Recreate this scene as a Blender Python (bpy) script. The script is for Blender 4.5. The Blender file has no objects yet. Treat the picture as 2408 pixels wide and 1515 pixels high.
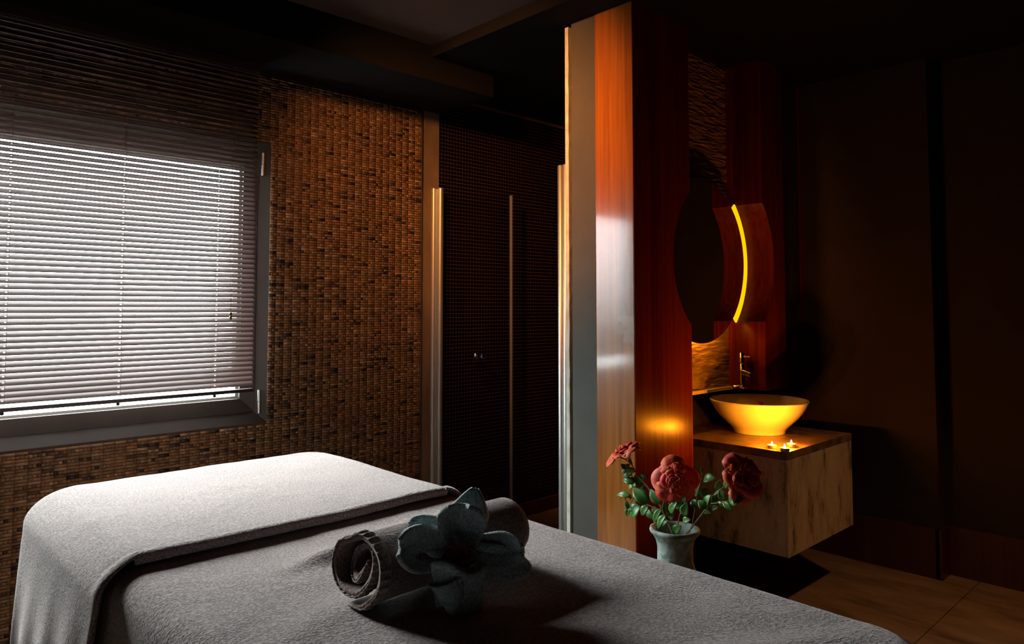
import bpy, bmesh, math, random
import numpy as np
from mathutils import Vector, Matrix, noise
random.seed(7)
R = math.radians
C = bpy.context.scene.collection
scene = bpy.context.scene

# ------------------------------------------------------------------ camera
cam_d = bpy.data.cameras.new('camera'); cam = bpy.data.objects.new('camera', cam_d); C.objects.link(cam)
cam.location = (0, 0, 1.25)
cam.rotation_euler = (R(93.0), 0, R(46.4))
cam_d.sensor_width = 36; cam_d.lens = 36*1690/2408
cam_d.shift_y = -(757.5 - 636.4)/2408
cam_d.clip_start = .02; cam_d.clip_end = 200
scene.camera = cam

# ------------------------------------------------------------------ world, lights, exposure
SKY = 30.0
w = bpy.data.worlds.new('sky'); scene.world = w; w.use_nodes = True
bg = w.node_tree.nodes['Background']
bg.inputs[0].default_value = (.86, .96, 1.0, 1); bg.inputs[1].default_value = SKY

def light(name, kind, loc, energy, color, target=None, **kw):
    l = bpy.data.lights.new(name, kind); l.energy = energy; l.color = color
    for k, v in kw.items(): setattr(l, k, v)
    o = bpy.data.objects.new(name, l); C.objects.link(o); o.location = loc
    if target is not None:
        o.rotation_euler = (Vector(target)-Vector(loc)).to_track_quat('-Z', 'Y').to_euler()
    return o
light('hazy_sun', 'SUN', (-8, -.9, 4.9), 23, (1.0, .98, .95), target=(0, .3, .6), angle=R(30))
# portals in the two window openings (guide sky sampling only)
for n, y0, y1 in (('window_portal', -.02, 1.44),):
    p = light(n, 'AREA', (-3.35, (y0+y1)/2, 1.37), 1, (1, 1, 1), target=(0, (y0+y1)/2, 1.37), shape='RECTANGLE', size=y1-y0, size_y=1.3 if y1 > 0 else 2.0)
    p.data.cycles.is_portal = True
# warm recessed ceiling spot that grazes the mosaic and the pillar
light('unseen_ceiling_spot', 'SPOT', (-1.74, .45, 2.46), 330, (1.0, .36, .08), target=(-2.35, 2.4, 1.85), spot_size=R(50), spot_blend=1.0, shadow_soft_size=.05)
light('unseen_ceiling_spot', 'SPOT', (-1.90, 1.25, 2.43), 52, (1.0, .42, .14), target=(-3.15, 2.40, 1.65), spot_size=R(72), spot_blend=1.0, shadow_soft_size=.05)
light('unseen_ceiling_spot', 'SPOT', (-.2, 2.7, 2.43), 60, (1.0, .5, .22), target=(-.95, 3.2, 0), spot_size=R(52), spot_blend=1.0, shadow_soft_size=.05)  # added unseen fill that warms the floor corner and washstand front

scene.view_settings.view_transform = 'Standard'; scene.view_settings.look = 'None'
scene.view_settings.exposure = 0.0; scene.view_settings.gamma = 1.0
scene.view_settings.use_curve_mapping = False

# ------------------------------------------------------------------ helpers
class MB:
    def __init__(s): s.v = []; s.f = []
    def add(s, vs, fs):
        n = len(s.v); s.v += [tuple(v) for v in vs]; s.f += [tuple(i+n for i in f) for f in fs]; return s
    def box(s, x0, x1, y0, y1, z0, z1):
        vs = [(x0,y0,z0),(x1,y0,z0),(x1,y1,z0),(x0,y1,z0),(x0,y0,z1),(x1,y0,z1),(x1,y1,z1),(x0,y1,z1)]
        return s.add(vs, [(0,3,2,1),(4,5,6,7),(0,1,5,4),(1,2,6,5),(2,3,7,6),(3,0,4,7)])
    def tube(s, pts, r, n=8, cap=True):
        pts = [Vector(p) for p in pts]; m = len(pts)
        rs = r if isinstance(r, (list, tuple)) else [r]*m
        vs = []; up = None
        for i, p in enumerate(pts):
            t = (pts[min(i+1, m-1)]-pts[max(i-1, 0)]).normalized()
            if up is None:
                up = Vector((0,0,1)) if abs(t.z) < .9 else Vector((1,0,0))
            a = t.cross(up).normalized(); b = a.cross(t).normalized(); up = b
            for k in range(n):
                q = 2*math.pi*k/n; vs.append(p+a*(rs[i]*math.cos(q))+b*(rs[i]*math.sin(q)))
        fs = [(i*n+k, i*n+(k+1) % n, (i+1)*n+(k+1) % n, (i+1)*n+k) for i in range(m-1) for k in range(n)]
        if cap: fs += [tuple(range(n))[::-1], tuple(range((m-1)*n, m*n))]
        return s.add(vs, fs)
    def lathe(s, prof, c=(0,0,0), n=48):
        vs = []; m = len(prof)
        for r, z in prof:
            for k in range(n):
                q = 2*math.pi*k/n; vs.append((c[0]+r*math.cos(q), c[1]+r*math.sin(q), c[2]+z))
        return s.add(vs, [(i*n+k, i*n+(k+1) % n, (i+1)*n+(k+1) % n, (i+1)*n+k) for i in range(m-1) for k in range(n)])
    def grid(s, pts):   # pts[i][j]
        a = len(pts); b = len(pts[0])
        return s.add([p for row in pts for p in row], [(i*b+j, i*b+j+1, (i+1)*b+j+1, (i+1)*b+j) for i in range(a-1) for j in range(b-1)])
    def prism(s, poly, axis, a0, a1):   # poly in the two other axes
        def P(u, v, a): return {0: (a,u,v), 1: (u,a,v), 2: (u,v,a)}[axis]
        n = len(poly); vs = [P(u,v,a0) for u, v in poly]+[P(u,v,a1) for u, v in poly]
        return s.add(vs, [tuple(range(n))[::-1], tuple(range(n, 2*n))]+[(i, (i+1) % n, n+(i+1) % n, n+i) for i in range(n)])
    def build(s, name, mat, parent=None, smooth=False, bevel=0, solid=0, subsurf=0, offset=-1):
        me = bpy.data.meshes.new(name); me.from_pydata(s.v, [], s.f)
        if mat: me.materials.append(mat)
        bm = bmesh.new(); bm.from_mesh(me); bmesh.ops.recalc_face_normals(bm, faces=bm.faces)
        if bevel: bmesh.ops.bevel(bm, geom=list(bm.edges), offset=bevel, segments=2, affect='EDGES', profile=.5, clamp_overlap=True)
        bm.to_mesh(me); bm.free()
        o = bpy.data.objects.new(name, me); C.objects.link(o)
        if smooth:
            me.polygons.foreach_set('use_smooth', [True]*len(me.polygons))
            if smooth != 'all': me.set_sharp_from_angle(angle=R(40))
        if solid:
            m = o.modifiers.new('solid', 'SOLIDIFY'); m.thickness = solid; m.offset = offset
        if subsurf:
            m = o.modifiers.new('sub', 'SUBSURF'); m.levels = subsurf; m.render_levels = subsurf
        if parent: put(o, parent)
        return o

def put(o, parent):
    o.parent = parent
    o.matrix_parent_inverse = Matrix.Translation(parent.location).inverted() if parent.type == 'EMPTY' else Matrix()

def empty(name, loc, label, cat, group=None):
    o = bpy.data.objects.new(name, None); C.objects.link(o); o.location = loc; o.empty_display_size = .1
    o['label'] = label; o['category'] = cat
    if group: o['group'] = group
    return o
def tag(o, label=None, cat=None, group=None, kind=None):
    if label: o['label'] = label
    if cat: o['category'] = cat
    if group: o['group'] = group
    if kind: o['kind'] = kind
    return o
def struct(o): o['kind'] = 'structure'; return o
def copyto(o, parent, loc):
    c = o.copy(); C.objects.link(c); c.parent = parent
    if parent: c.matrix_parent_inverse = Matrix() if parent.type != 'EMPTY' else Matrix.Translation(parent.location).inverted()
    c.location = loc; return c

def bx(*a): return MB().box(*a)

# ------------------------------------------------------------------ materials
def new(name):
    m = bpy.data.materials.new(name); m.use_nodes = True; nt = m.node_tree
    return m, nt, nt.nodes['Principled BSDF']
def N(nt, t, **kw):
    n = nt.nodes.new(t)
    for k, v in kw.items():
        if k.startswith('i_'): n.inputs[k[2:].replace('_', ' ')].default_value = v
        else: setattr(n, k, v)
    return n
def plain(name, col, rough=.5, metal=0, **kw):
    m, nt, b = new(name)
    b.inputs['Base Color'].default_value = (*col, 1); b.inputs['Roughness'].default_value = rough; b.inputs['Metallic'].default_value = metal
    for k, v in kw.items(): b.inputs[k.replace('_', ' ')].default_value = v
    return m
def noisy(name, stops, scale=(8,8,8), rough=.6, bump=0, bscale=None, detail=6, metal=0, coat=0, rrange=None, bdist=.002, nrough=.6, **kw):
    m, nt, b = new(name); L = nt.links
    tc = N(nt, 'ShaderNodeTexCoord'); mp = N(nt, 'ShaderNodeMapping'); mp.inputs['Scale'].default_value = scale
    L.new(tc.outputs['Object'], mp.inputs[0])
    nz = N(nt, 'ShaderNodeTexNoise'); nz.inputs['Scale'].default_value = 1; nz.inputs['Detail'].default_value = detail; nz.inputs['Roughness'].default_value = nrough
    L.new(mp.outputs[0], nz.inputs['Vector'])
    cr = N(nt, 'ShaderNodeValToRGB'); e = cr.color_ramp.elements
    while len(e) < len(stops): e.new(.5)
    for k, (p, c) in enumerate(stops): e[k].position = p; e[k].color = (*c, 1)
    L.new(nz.outputs[0], cr.inputs[0]); L.new(cr.outputs[0], b.inputs['Base Color'])
    b.inputs['Roughness'].default_value = rough; b.inputs['Metallic'].default_value = metal; b.inputs['Coat Weight'].default_value = coat
    if bump:
        mp2 = N(nt, 'ShaderNodeMapping'); mp2.inputs['Scale'].default_value = bscale or scale; L.new(tc.outputs['Object'], mp2.inputs[0])
        n2 = N(nt, 'ShaderNodeTexNoise'); n2.inputs['Scale'].default_value = 1; n2.inputs['Detail'].default_value = 4; L.new(mp2.outputs[0], n2.inputs['Vector'])
        bp = N(nt, 'ShaderNodeBump'); bp.inputs['Strength'].default_value = bump; bp.inputs['Distance'].default_value = bdist
        L.new(n2.outputs[0], bp.inputs['Height']); L.new(bp.outputs[0], b.inputs['Normal'])
    for k, v in kw.items(): b.inputs[k.replace('_', ' ')].default_value = v
    return m

def fleece(name, c1, c2, big=(55,55,55)):
    m, nt, b = new(name); L = nt.links
    tc = N(nt, 'ShaderNodeTexCoord')
    n1 = N(nt, 'ShaderNodeTexNoise', i_Scale=210., i_Detail=3.); n2 = N(nt, 'ShaderNodeTexNoise', i_Scale=45., i_Detail=3.)
    n3 = N(nt, 'ShaderNodeTexNoise', i_Scale=7., i_Detail=2.)
    for n in (n1, n2, n3): L.new(tc.outputs['Object'], n.inputs['Vector'])
    a = N(nt, 'ShaderNodeMath', operation='MULTIPLY_ADD'); L.new(n2.outputs[0], a.inputs[0]); a.inputs[1].default_value = .7; L.new(n1.outputs[0], a.inputs[2])
    cr = N(nt, 'ShaderNodeValToRGB'); cr.color_ramp.elements[0].color = (*c1, 1); cr.color_ramp.elements[1].color = (*c2, 1)
    cr.color_ramp.elements[0].position = .4; cr.color_ramp.elements[1].position = .62
    L.new(n1.outputs[0], cr.inputs[0]); L.new(cr.outputs[0], b.inputs['Base Color'])
    bp = N(nt, 'ShaderNodeBump'); bp.inputs['Strength'].default_value = .8; bp.inputs['Distance'].default_value = .0035
    L.new(a.outputs[0], bp.inputs['Height']); L.new(bp.outputs[0], b.inputs['Normal'])
    b.inputs['Roughness'].default_value = .95; b.inputs['Sheen Weight'].default_value = .35; b.inputs['Sheen Roughness'].default_value = .5
    b.inputs['Specular IOR Level'].default_value = .1
    return m

def veneer(name, a, bcol, ccol, rough=.24, coat=.3, worn=False):
    m, nt, b = new(name); L = nt.links
    tc = N(nt, 'ShaderNodeTexCoord'); mp = N(nt, 'ShaderNodeMapping'); mp.inputs['Scale'].default_value = (55, 55, 1.6)
    L.new(tc.outputs['Object'], mp.inputs[0])
    nz = N(nt, 'ShaderNodeTexNoise', i_Scale=1., i_Detail=8., i_Roughness=.62); L.new(mp.outputs[0], nz.inputs['Vector'])
    mp2 = N(nt, 'ShaderNodeMapping'); mp2.inputs['Scale'].default_value = (11, 11, .35); L.new(tc.outputs['Object'], mp2.inputs[0])
    n2 = N(nt, 'ShaderNodeTexNoise', i_Scale=1., i_Detail=3.); L.new(mp2.outputs[0], n2.inputs['Vector'])
    ad = N(nt, 'ShaderNodeMix'); ad.inputs[0].default_value = .45
    L.new(nz.outputs[0], ad.inputs[2]); L.new(n2.outputs[0], ad.inputs[3])
    cr = N(nt, 'ShaderNodeValToRGB'); e = cr.color_ramp.elements; e.new(.5)
    for k, (p, c) in enumerate(((.38, a), (.5, bcol), (.62, ccol))): e[k].position = p; e[k].color = (*c, 1)
    L.new(ad.outputs[0], cr.inputs[0]); out = cr.outputs[0]
    rough_out = None
    if worn:   # scuffed patch of lost varnish near the edge
        g = N(nt, 'ShaderNodeVectorMath', operation='DISTANCE'); L.new(tc.outputs['Object'], g.inputs[0]); g.inputs[1].default_value = (-1.675, 2.22, 1.17)
        mr = N(nt, 'ShaderNodeMapRange'); mr.inputs[1].default_value = .02; mr.inputs[2].default_value = .13; mr.inputs[3].default_value = .35; mr.inputs[4].default_value = -.25; L.new(g.outputs['Value'], mr.inputs[0])
        n3 = N(nt, 'ShaderNodeTexNoise', i_Scale=26., i_Detail=5.); L.new(tc.outputs['Object'], n3.inputs['Vector'])
        s = N(nt, 'ShaderNodeMath', operation='ADD'); L.new(mr.outputs[0], s.inputs[0]); L.new(n3.outputs[0], s.inputs[1])
        st = N(nt, 'ShaderNodeMapRange'); st.inputs[1].default_value = .60; st.inputs[2].default_value = .72; L.new(s.outputs[0], st.inputs[0])
        mx = N(nt, 'ShaderNodeMix', data_type='RGBA'); L.new(st.outputs[0], mx.inputs[0]); L.new(out, mx.inputs[6]); mx.inputs[7].default_value = (.42, .25, .14, 1)
        out = mx.outputs[2]
        rr = N(nt, 'ShaderNodeMapRange'); rr.inputs[3].default_value = rough; rr.inputs[4].default_value = .42; L.new(st.outputs[0], rr.inputs[0]); L.new(rr.outputs[0], b.inputs['Roughness'])
    else: b.inputs['Roughness'].default_value = rough
    L.new(out, b.inputs['Base Color']); b.inputs['Coat Weight'].default_value = coat; b.inputs['Coat Roughness'].default_value = .10; b.inputs['Coat IOR'].default_value = 1.95
    bp = N(nt, 'ShaderNodeBump'); bp.inputs['Strength'].default_value = .12; bp.inputs['Distance'].default_value = .001
    L.new(nz.outputs[0], bp.inputs['Height']); L.new(bp.outputs[0], b.inputs['Normal'])
    return m

def glassmat(name, tint=(1,1,1)):
    m = bpy.data.materials.new(name); m.use_nodes = True; nt = m.node_tree; nt.nodes.clear(); L = nt.links
    o = N(nt, 'ShaderNodeOutputMaterial'); mx = N(nt, 'ShaderNodeMixShader'); t = N(nt, 'ShaderNodeBsdfTransparent'); g = N(nt, 'ShaderNodeBsdfGlossy')
    t.inputs[0].default_value = (*tint, 1); g.inputs['Roughness'].default_value = .02
    fr = N(nt, 'ShaderNodeFresnel'); fr.inputs[0].default_value = 1.45
    ge = N(nt, 'ShaderNodeNewGeometry'); inv = N(nt, 'ShaderNodeMath', operation='SUBTRACT'); inv.inputs[0].default_value = 1.0; L.new(ge.outputs['Backfacing'], inv.inputs[1])
    mu = N(nt, 'ShaderNodeMath', operation='MULTIPLY'); L.new(fr.outputs[0], mu.inputs[0]); L.new(inv.outputs[0], mu.inputs[1])   # reflect on the outer faces only (no refraction in a thin pane)
    L.new(mu.outputs[0], mx.inputs[0]); L.new(t.outputs[0], mx.inputs[1]); L.new(g.outputs[0], mx.inputs[2]); L.new(mx.outputs[0], o.inputs[0])
    return m
def attrmat(name, rough=.4, coat=0, var=0.):
    m, nt, b = new(name); a = N(nt, 'ShaderNodeAttribute', attribute_name='Col'); nt.links.new(a.outputs['Color'], b.inputs['Base Color'])
    b.inputs['Roughness'].default_value = rough; b.inputs['Coat Weight'].default_value = coat
    return m
def emis(name, col, s):
    m = bpy.data.materials.new(name); m.use_nodes = True; nt = m.node_tree; nt.nodes.clear()
    o = N(nt, 'ShaderNodeOutputMaterial'); e = N(nt, 'ShaderNodeEmission'); e.inputs[0].default_value = (*col, 1); e.inputs[1].default_value = s
    nt.links.new(e.outputs[0], o.inputs[0]); return m

M = {}
M['dark_wall'] = noisy('dark_wallcovering', [(.3, (.014,.008,.006)), (.7, (.023,.013,.010))], (3,3,3), .9, bump=.4, bscale=(900,900,260), bdist=.001)
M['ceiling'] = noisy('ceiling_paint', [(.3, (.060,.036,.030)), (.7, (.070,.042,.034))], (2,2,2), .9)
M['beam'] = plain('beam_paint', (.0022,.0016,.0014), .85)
M['beam'].node_tree.nodes['Principled BSDF'].inputs['Specular IOR Level'].default_value = .2
M['floor'] = noisy('stone_floor_tile', [(.3, (.10,.062,.032)), (.5, (.22,.14,.075)), (.72, (.30,.20,.12))], (3,9,3), .42, bump=.2, bscale=(40,40,40), nrough=.7)
M['grout'] = plain('grout', (.03,.02,.014), .9)
M['mosaic'] = attrmat('stone_mosaic', .38)
M['mosaic_grout'] = plain('mosaic_grout', (.075,.04,.022), .9)
M['black_tile'] = plain('black_mosaic', (.004,.004,.006), .12)
M['red_grout'] = plain('red_brown_grout', (.20,.055,.03), .9)
M['jamb'] = noisy('stone_jamb', [(.3, (.16,.10,.06)), (.7, (.26,.17,.11))], (9,9,4), .5, bump=.2, bscale=(60,60,60))
M['alu'] = plain('brushed_aluminium', (.72,.71,.68), .30, 1.0)
M['alu2'] = plain('satin_aluminium_profile', (.50,.49,.47), .42, .8)
M['chrome'] = plain('chrome', (.85,.85,.86), .06, 1.0)
M['frame'] = noisy('brown_window_frame', [(.3, (.030,.022,.017)), (.7, (.044,.033,.026))], (5,5,5), .5, bump=.15, bscale=(30,30,30))
M['sash'] = plain('brown_window_sash', (.13,.11,.095), .45)
M['glass'] = glassmat('window_glass', (.97,.99,.98))
M['door_glass'] = glassmat('shower_glass', (.93,.95,.95))
M['slat'] = noisy('stained_wood_slat', [(.3, (.085,.050,.044)), (.7, (.13,.080,.070))], (4,4,200), .34, coat=.2)
M['cord'] = plain('red_brown_cord', (.25,.10,.06), .8)
M['rail'] = plain('dark_wood_rail', (.035,.018,.014), .4)
M['bead'] = plain('brass_bead', (.22,.17,.09), .35, .6)
M['grey_panel'] = noisy('grey_plaster_panel', [(.35, (.075,.068,.056)), (.65, (.092,.084,.070))], (4,4,4), .75, bump=.25, bscale=(300,300,300), bdist=.001)
M['plaster'] = noisy('raw_plaster_edge', [(.35, (.55,.50,.38)), (.65, (.75,.72,.62))], (30,30,20), .8, bump=.5, bscale=(90,90,90))
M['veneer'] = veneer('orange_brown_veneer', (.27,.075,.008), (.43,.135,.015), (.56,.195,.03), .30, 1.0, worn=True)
M['veneer_amber_shade'] = veneer('veneer_with_amber_shade', (.075,.0055,.0015), (.125,.012,.003), (.17,.022,.006), .24, .0)  # same wood as the front; dim amber light painted into its base colour
M['veneer_amber_shade'].node_tree.nodes['Principled BSDF'].inputs['Specular IOR Level'].default_value = .12
M['rough_panel'] = noisy('grasscloth_panel', [(.3, (.16,.09,.04)), (.7, (.30,.18,.09))], (12,12,40), .85)
M['mirror'] = plain('mirror_glass', (.80,.80,.80), .015, 1.0)
M['mirror_back'] = plain('mirror_backing', (.05,.04,.03), .7)
M['led'] = emis('amber_tube', (1.0, .36, .012), 40.)
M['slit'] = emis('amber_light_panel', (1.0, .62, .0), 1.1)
M['vanity'] = noisy('travertine_panel', [(.36, (.16,.105,.06)), (.46, (.50,.36,.21)), (.62, (.64,.49,.30))], (14,14,5), .42, bump=.25, bscale=(60,60,40), nrough=.72, detail=8)
M['counter'] = noisy('brown_stone_top', [(.36, (.08,.05,.03)), (.5, (.20,.12,.065)), (.65, (.30,.19,.11))], (16,16,16), .3, bump=.2, bscale=(70,70,70), nrough=.7)
M['ledge'] = plain('pale_ledge', (.62,.50,.34), .6)
M['porcelain'] = plain('white_porcelain', (.86,.80,.70), .12, 0, Coat_Weight=.5, Coat_Roughness=.05, Subsurface_Weight=.25, Subsurface_Scale=.012)
M['blanket'] = fleece('pink_grey_fleece', (.19,.145,.14), (.37,.30,.29))
M['towel'] = fleece('dusty_pink_terry', (.15,.095,.085), (.27,.18,.16))
M['hem'] = fleece('dusty_pink_ribbed_hem', (.20,.14,.125), (.32,.25,.22))
M['wash'] = fleece('pale_mint_terry', (.26,.32,.325), (.42,.51,.51))
M['red_cloth'] = plain('dark_red_blossom', (.10,.015,.012), .6)
M['cushion'] = plain('table_vinyl', (.10,.06,.05), .5)
M['darkwood'] = plain('dark_table_wood', (.05,.03,.02), .5)
M['skirt'] = veneer('dark_red_baseboard', (.035,.010,.007), (.055,.015,.010), (.075,.022,.014), .35, .1)
M['vase'] = noisy('weathered_green_grey_pot', [(.38, (.10,.14,.12)), (.52, (.27,.34,.31)), (.68, (.48,.52,.48))], (22,22,22), .75, bump=.5, bscale=(50,50,50), nrough=.7)
M['soil'] = plain('brown_moss', (.05,.04,.025), .9)
M['stem'] = noisy('green_stem', [(.4, (.07,.14,.04)), (.6, (.22,.22,.11))], (60,60,60), .6)
M['leaf'] = noisy('rose_leaf', [(.35, (.025,.11,.018)), (.65, (.09,.27,.05))], (25,25,25), .38, Subsurface_Weight=0)
M['petal'] = noisy('rose_petal', [(.35, (.60,.035,.030)), (.55, (.80,.10,.035)), (.7, (.85,.30,.14))], (28,28,28), .45, Sheen_Weight=.2)
M['petal_edge'] = attrmat('rose_petal_graded', .6)  # each petal runs from deep red base to coral edge
M['petal_dark'] = noisy('bud_petal', [(.35, (.30,.015,.02)), (.65, (.50,.05,.05))], (60,60,60), .5)
M['tealight'] = plain('tealight_cup', (.75,.72,.66), .25, .9)
M['wax'] = plain('candle_wax', (.92,.82,.62), .5, Subsurface_Weight=.3)
M['flame'] = emis('candle_flame', (1.0, .62, .22), 120.)
M['wick'] = plain('wick', (.02,.02,.02), .9)
M['paving'] = noisy('pale_terrace_stone', [(.3, (.60,.60,.58)), (.7, (.72,.72,.70))], (2,2,2), .8)
M['render_wall'] = plain('beige_render', (.45,.38,.30), .9)
M['foliage'] = noisy('far_foliage', [(.35, (.03,.05,.025)), (.65, (.10,.13,.06))], (3,3,3), .9)

# ------------------------------------------------------------------ room shell
HI, LO = 2.50, 2.445
# floor: slab with stone tiles
fl = struct(bx(-3.4, 2.6, -3.0, 4.2, -.12, -.006).build('floor', M['grout']))
tile_me = None
T = .60
for i in range(-6, 5):
    for j in range(-5, 7):
        x0 = -.955 + (i)*T; y0 = 2.995 + (j-5)*T + .0
        x1, y1 = min(x0+T-.003, 2.59), min(y0+T-.003, 4.15); x0, y0 = max(x0, -3.14), max(y0, -2.95)
        if x1-x0 < .05 or y1-y0 < .05: continue
        MB().box(x0, x1, y0, y1, -.005, 0).build('floor_tile', M['floor'], fl, bevel=.0015)

W1 = (-.03, 1.465, .735, 2.007)
mb = MB()
XL0, XL1 = -3.40, -3.155
mb.box(XL0, XL1, W1[0], W1[1], 0, W1[2]); mb.box(XL0, XL1, W1[0], W1[1], W1[3], 2.6)
mb.box(XL0, XL1, W1[1], 4.1, 0, 2.6); mb.box(XL0, XL1, -3.0, W1[0], 0, 2.6)
wl = struct(mb.build('wall_left', M['mosaic_grout']))

def quads_object(name, boxes, cols, mat, parent):
    """one mesh of many little tiles on a plane x = const, facing +x; boxes: y0,y1,z0,z1,x,t"""
    b = np.array(boxes, dtype=np.float64); n = len(b)
    y0, y1, z0, z1, x, t = b.T; e = .0006
    V = np.zeros((n, 8, 3))
    for k, (yy, zz, xx) in enumerate(((y0,z0,x),(y1,z0,x),(y1,z1,x),(y0,z1,x),(y0+e/3,z0+e,x+t),(y1-e/3,z0+e,x+t),(y1-e/3,z1-e,x+t),(y0+e/3,z1-e,x+t))):
        V[:, k, 0] = xx; V[:, k, 1] = yy; V[:, k, 2] = zz
    F = np.array([(4,5,6,7),(0,1,5,4),(1,2,6,5),(2,3,7,6),(3,0,4,7)])
    faces = (F[None]+(np.arange(n)*8)[:, None, None]).reshape(-1, 4)
    me = bpy.data.meshes.new(name); me.vertices.add(n*8); me.vertices.foreach_set('co', V.reshape(-1))
    me.loops.add(len(faces)*4); me.loops.foreach_set('vertex_index', faces.reshape(-1))
    me.polygons.add(len(faces)); me.polygons.foreach_set('loop_start', np.arange(len(faces))*4)
    me.update(calc_edges=True)
    if cols is not None:
        a = me.color_attributes.new('Col', 'FLOAT_COLOR', 'POINT')
        cc = np.ones((n, 8, 4)); cc[:, :, :3] = np.array(cols)[:, None, :]
        a.data.foreach_set('color', cc.reshape(-1))
    me.materials.append(mat); o = bpy.data.objects.new(name, me); C.objects.link(o); put(o, parent); o['kind'] = 'stuff'
    return o

# stone strip mosaic: every third row is little squares
rng = np.random.default_rng(3)
boxes = []; cols = []
RH, CW = .0123, .0410
y_end = 2.318
for r in range(int(2.33/RH)):
    z0 = r*RH; z1 = z0+RH-.0014
    if z1 > 2.328: break
    sq = (r % 3 == 0); ncol = int((y_end+.25)/CW)+1
    pitch = CW/3 if sq else CW
    off = 0.0
    for c in range(int((y_end+.25)/pitch)):
        ya = y_end-(c+1)*pitch; yb = ya+pitch-.0004
        if yb > W1[0] and ya < W1[1] and z1 > W1[2] and z0 < W1[3]:
            if ya < W1[1] < yb and W1[1]-0 < yb-.004: ya = W1[1]
            elif z0 < W1[2]-.004 and z1 > W1[2]: continue
            else: continue
        u = rng.random(); base = np.array((.19,.095,.040))
        if u < .045: base = np.array((.022,.014,.012))
        elif u < .12: base = np.array((.08,.038,.02))
        elif u < .24: base = np.array((.28,.165,.09))
        elif u < .32: base = np.array((.24,.10,.035))
        k = .72+.5*rng.random(); g = .94+.12*rng.random(3)
        cols.append(base*k*g*1.2); boxes.append((ya, yb, z0, z1, -3.155, .0030+.0007*rng.random()))
tag(quads_object('mosaic_tile', boxes, cols, M['mosaic'], wl), 'brown stone strip mosaic tiles')
# stone jamb strip and its metal edge at the end of the mosaic
struct(bx(-3.155, -3.146, 2.328, 2.436, 0, 2.338).build('trim_1', M['jamb'], bevel=.001))
struct(bx(-3.155, -3.144, 2.319, 2.3275, 0, 2.328).build('trim_2', M['alu']))
# black mosaic of the shower
bk = struct(bx(-3.155, -3.1518, 2.437, 4.0, 0, LO).build('trim_3', M['red_grout']))
boxes = []
P_ = .0212
for r in range(int(LO/P_)):
    for c in range(int((4.0-2.445)/P_)):
        y0 = 2.440+c*P_; z0 = .075+r*P_
        if z0+P_ > LO: continue
        boxes.append((y0, y0+P_-.0013, z0, z0+P_-.0013, -3.1518, .0007))
quads_object('mosaic_tile', boxes, None, M['black_tile'], bk)
struct(bx(-3.15, -3.12, 2.46, 4.0, 0, .07).build('baseboard_left', M['skirt']))

# beams and ceiling
struct(bx(-3.4, 2.6, -3.0, 4.2, 2.56, 2.66).build('ceiling', M['ceiling']))
struct(bx(-2.70, 2.6, -3.0, 2.045, HI, 2.56).build('trim_4', M['ceiling']))
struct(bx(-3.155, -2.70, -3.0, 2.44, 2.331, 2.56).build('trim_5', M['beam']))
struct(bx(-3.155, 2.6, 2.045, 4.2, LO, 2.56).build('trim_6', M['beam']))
# other walls
struct(bx(-3.4, 2.6, 4.0, 4.2, 0, 2.6).build('wall_shower', M['beam']))
mb = MB().box(-2.0, -1.085, 3.765, 4.0, 0, LO); mb.box(-1.085, 2.4, 3.88, 4.0, 0, LO)
struct(mb.build('wall_back', M['dark_wall']))
mb = MB().box(-1.72, -1.085, 3.75, 3.765, 0, .225); mb.box(-1.10, -1.085+.012, 3.75, 3.868, 0, .225); mb.box(-1.08, 2.4, 3.865, 3.88, 0, .225)
struct(mb.build('baseboard_back', M['skirt']))
struct(bx(2.4, 2.6, -3.0, 4.0, 0, 2.56).build('wall_right', M['dark_wall']))
struct(bx(-3.4, 2.6, -3.2, -3.0, 0, 2.56).build('wall_front', M['dark_wall']))

# ------------------------------------------------------------------ window 1 (frame, sash, glass, hinges)
def window(idx, y0, y1, z0, z1):
    def ring(y0, y1, z0, z1, wdt, xo, xi, xb):   # mitred frame, front plane slopes from xo (outer) to xi (inner)
        out = []
        O = [(y0,z0),(y1,z0),(y1,z1),(y0,z1)]; I = [(y0+wdt,z0+wdt),(y1-wdt,z0+wdt),(y1-wdt,z1-wdt),(y0+wdt,z1-wdt)]
        for k in range(4):
            a, b = O[k], O[(k+1) % 4]; c, d = I[(k+1) % 4], I[k]
            vs = [(xo,*a),(xo,*b),(xi,*c),(xi,*d),(xb,*a),(xb,*b),(xb,*c),(xb,*d)]
            out.append(MB().add(vs, [(0,1,2,3),(4,7,6,5),(0,4,5,1),(1,5,6,2),(2,6,7,3),(3,7,4,0)]))
        return out
    root = None
    fr = MB()
    for m_ in ring(y0, y1, z0, z1, .045, -3.156, -3.185, -3.32): fr.add(m_.v, m_.f)
    root = struct(fr.build('window_%d' % idx, M['frame']))
    for m_ in ring(y0+.047, y1-.047, z0+.047, z1-.047, .062, -3.182, -3.200, -3.28): m_.build('sash_rail', M['frame'], root, bevel=.002)
    for m_ in ring(y0+.109, y1-.109, z0+.109, z1-.109, .010, -3.215, -3.222, -3.27): m_.build('glazing_bead', M['sash'], root)
    bx(-3.262, -3.256, y0+.115, y1-.115, z0+.115, z1-.115).build('pane', M['glass'], root)
    if idx == 1:
        for za, zb in ((.775, .88), (1.86, 1.965)):
            h = MB().tube([(-3.172, y1-.03, za), (-3.172, y1-.03, (za+zb)/2-.001)], .0085, 12)
            h.tube([(-3.172, y1-.03, (za+zb)/2+.001), (-3.172, y1-.03, zb)], .0085, 12)
            h.build('hinge', M['alu'], root, smooth=True)
    return root
window(1, *W1)

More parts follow.
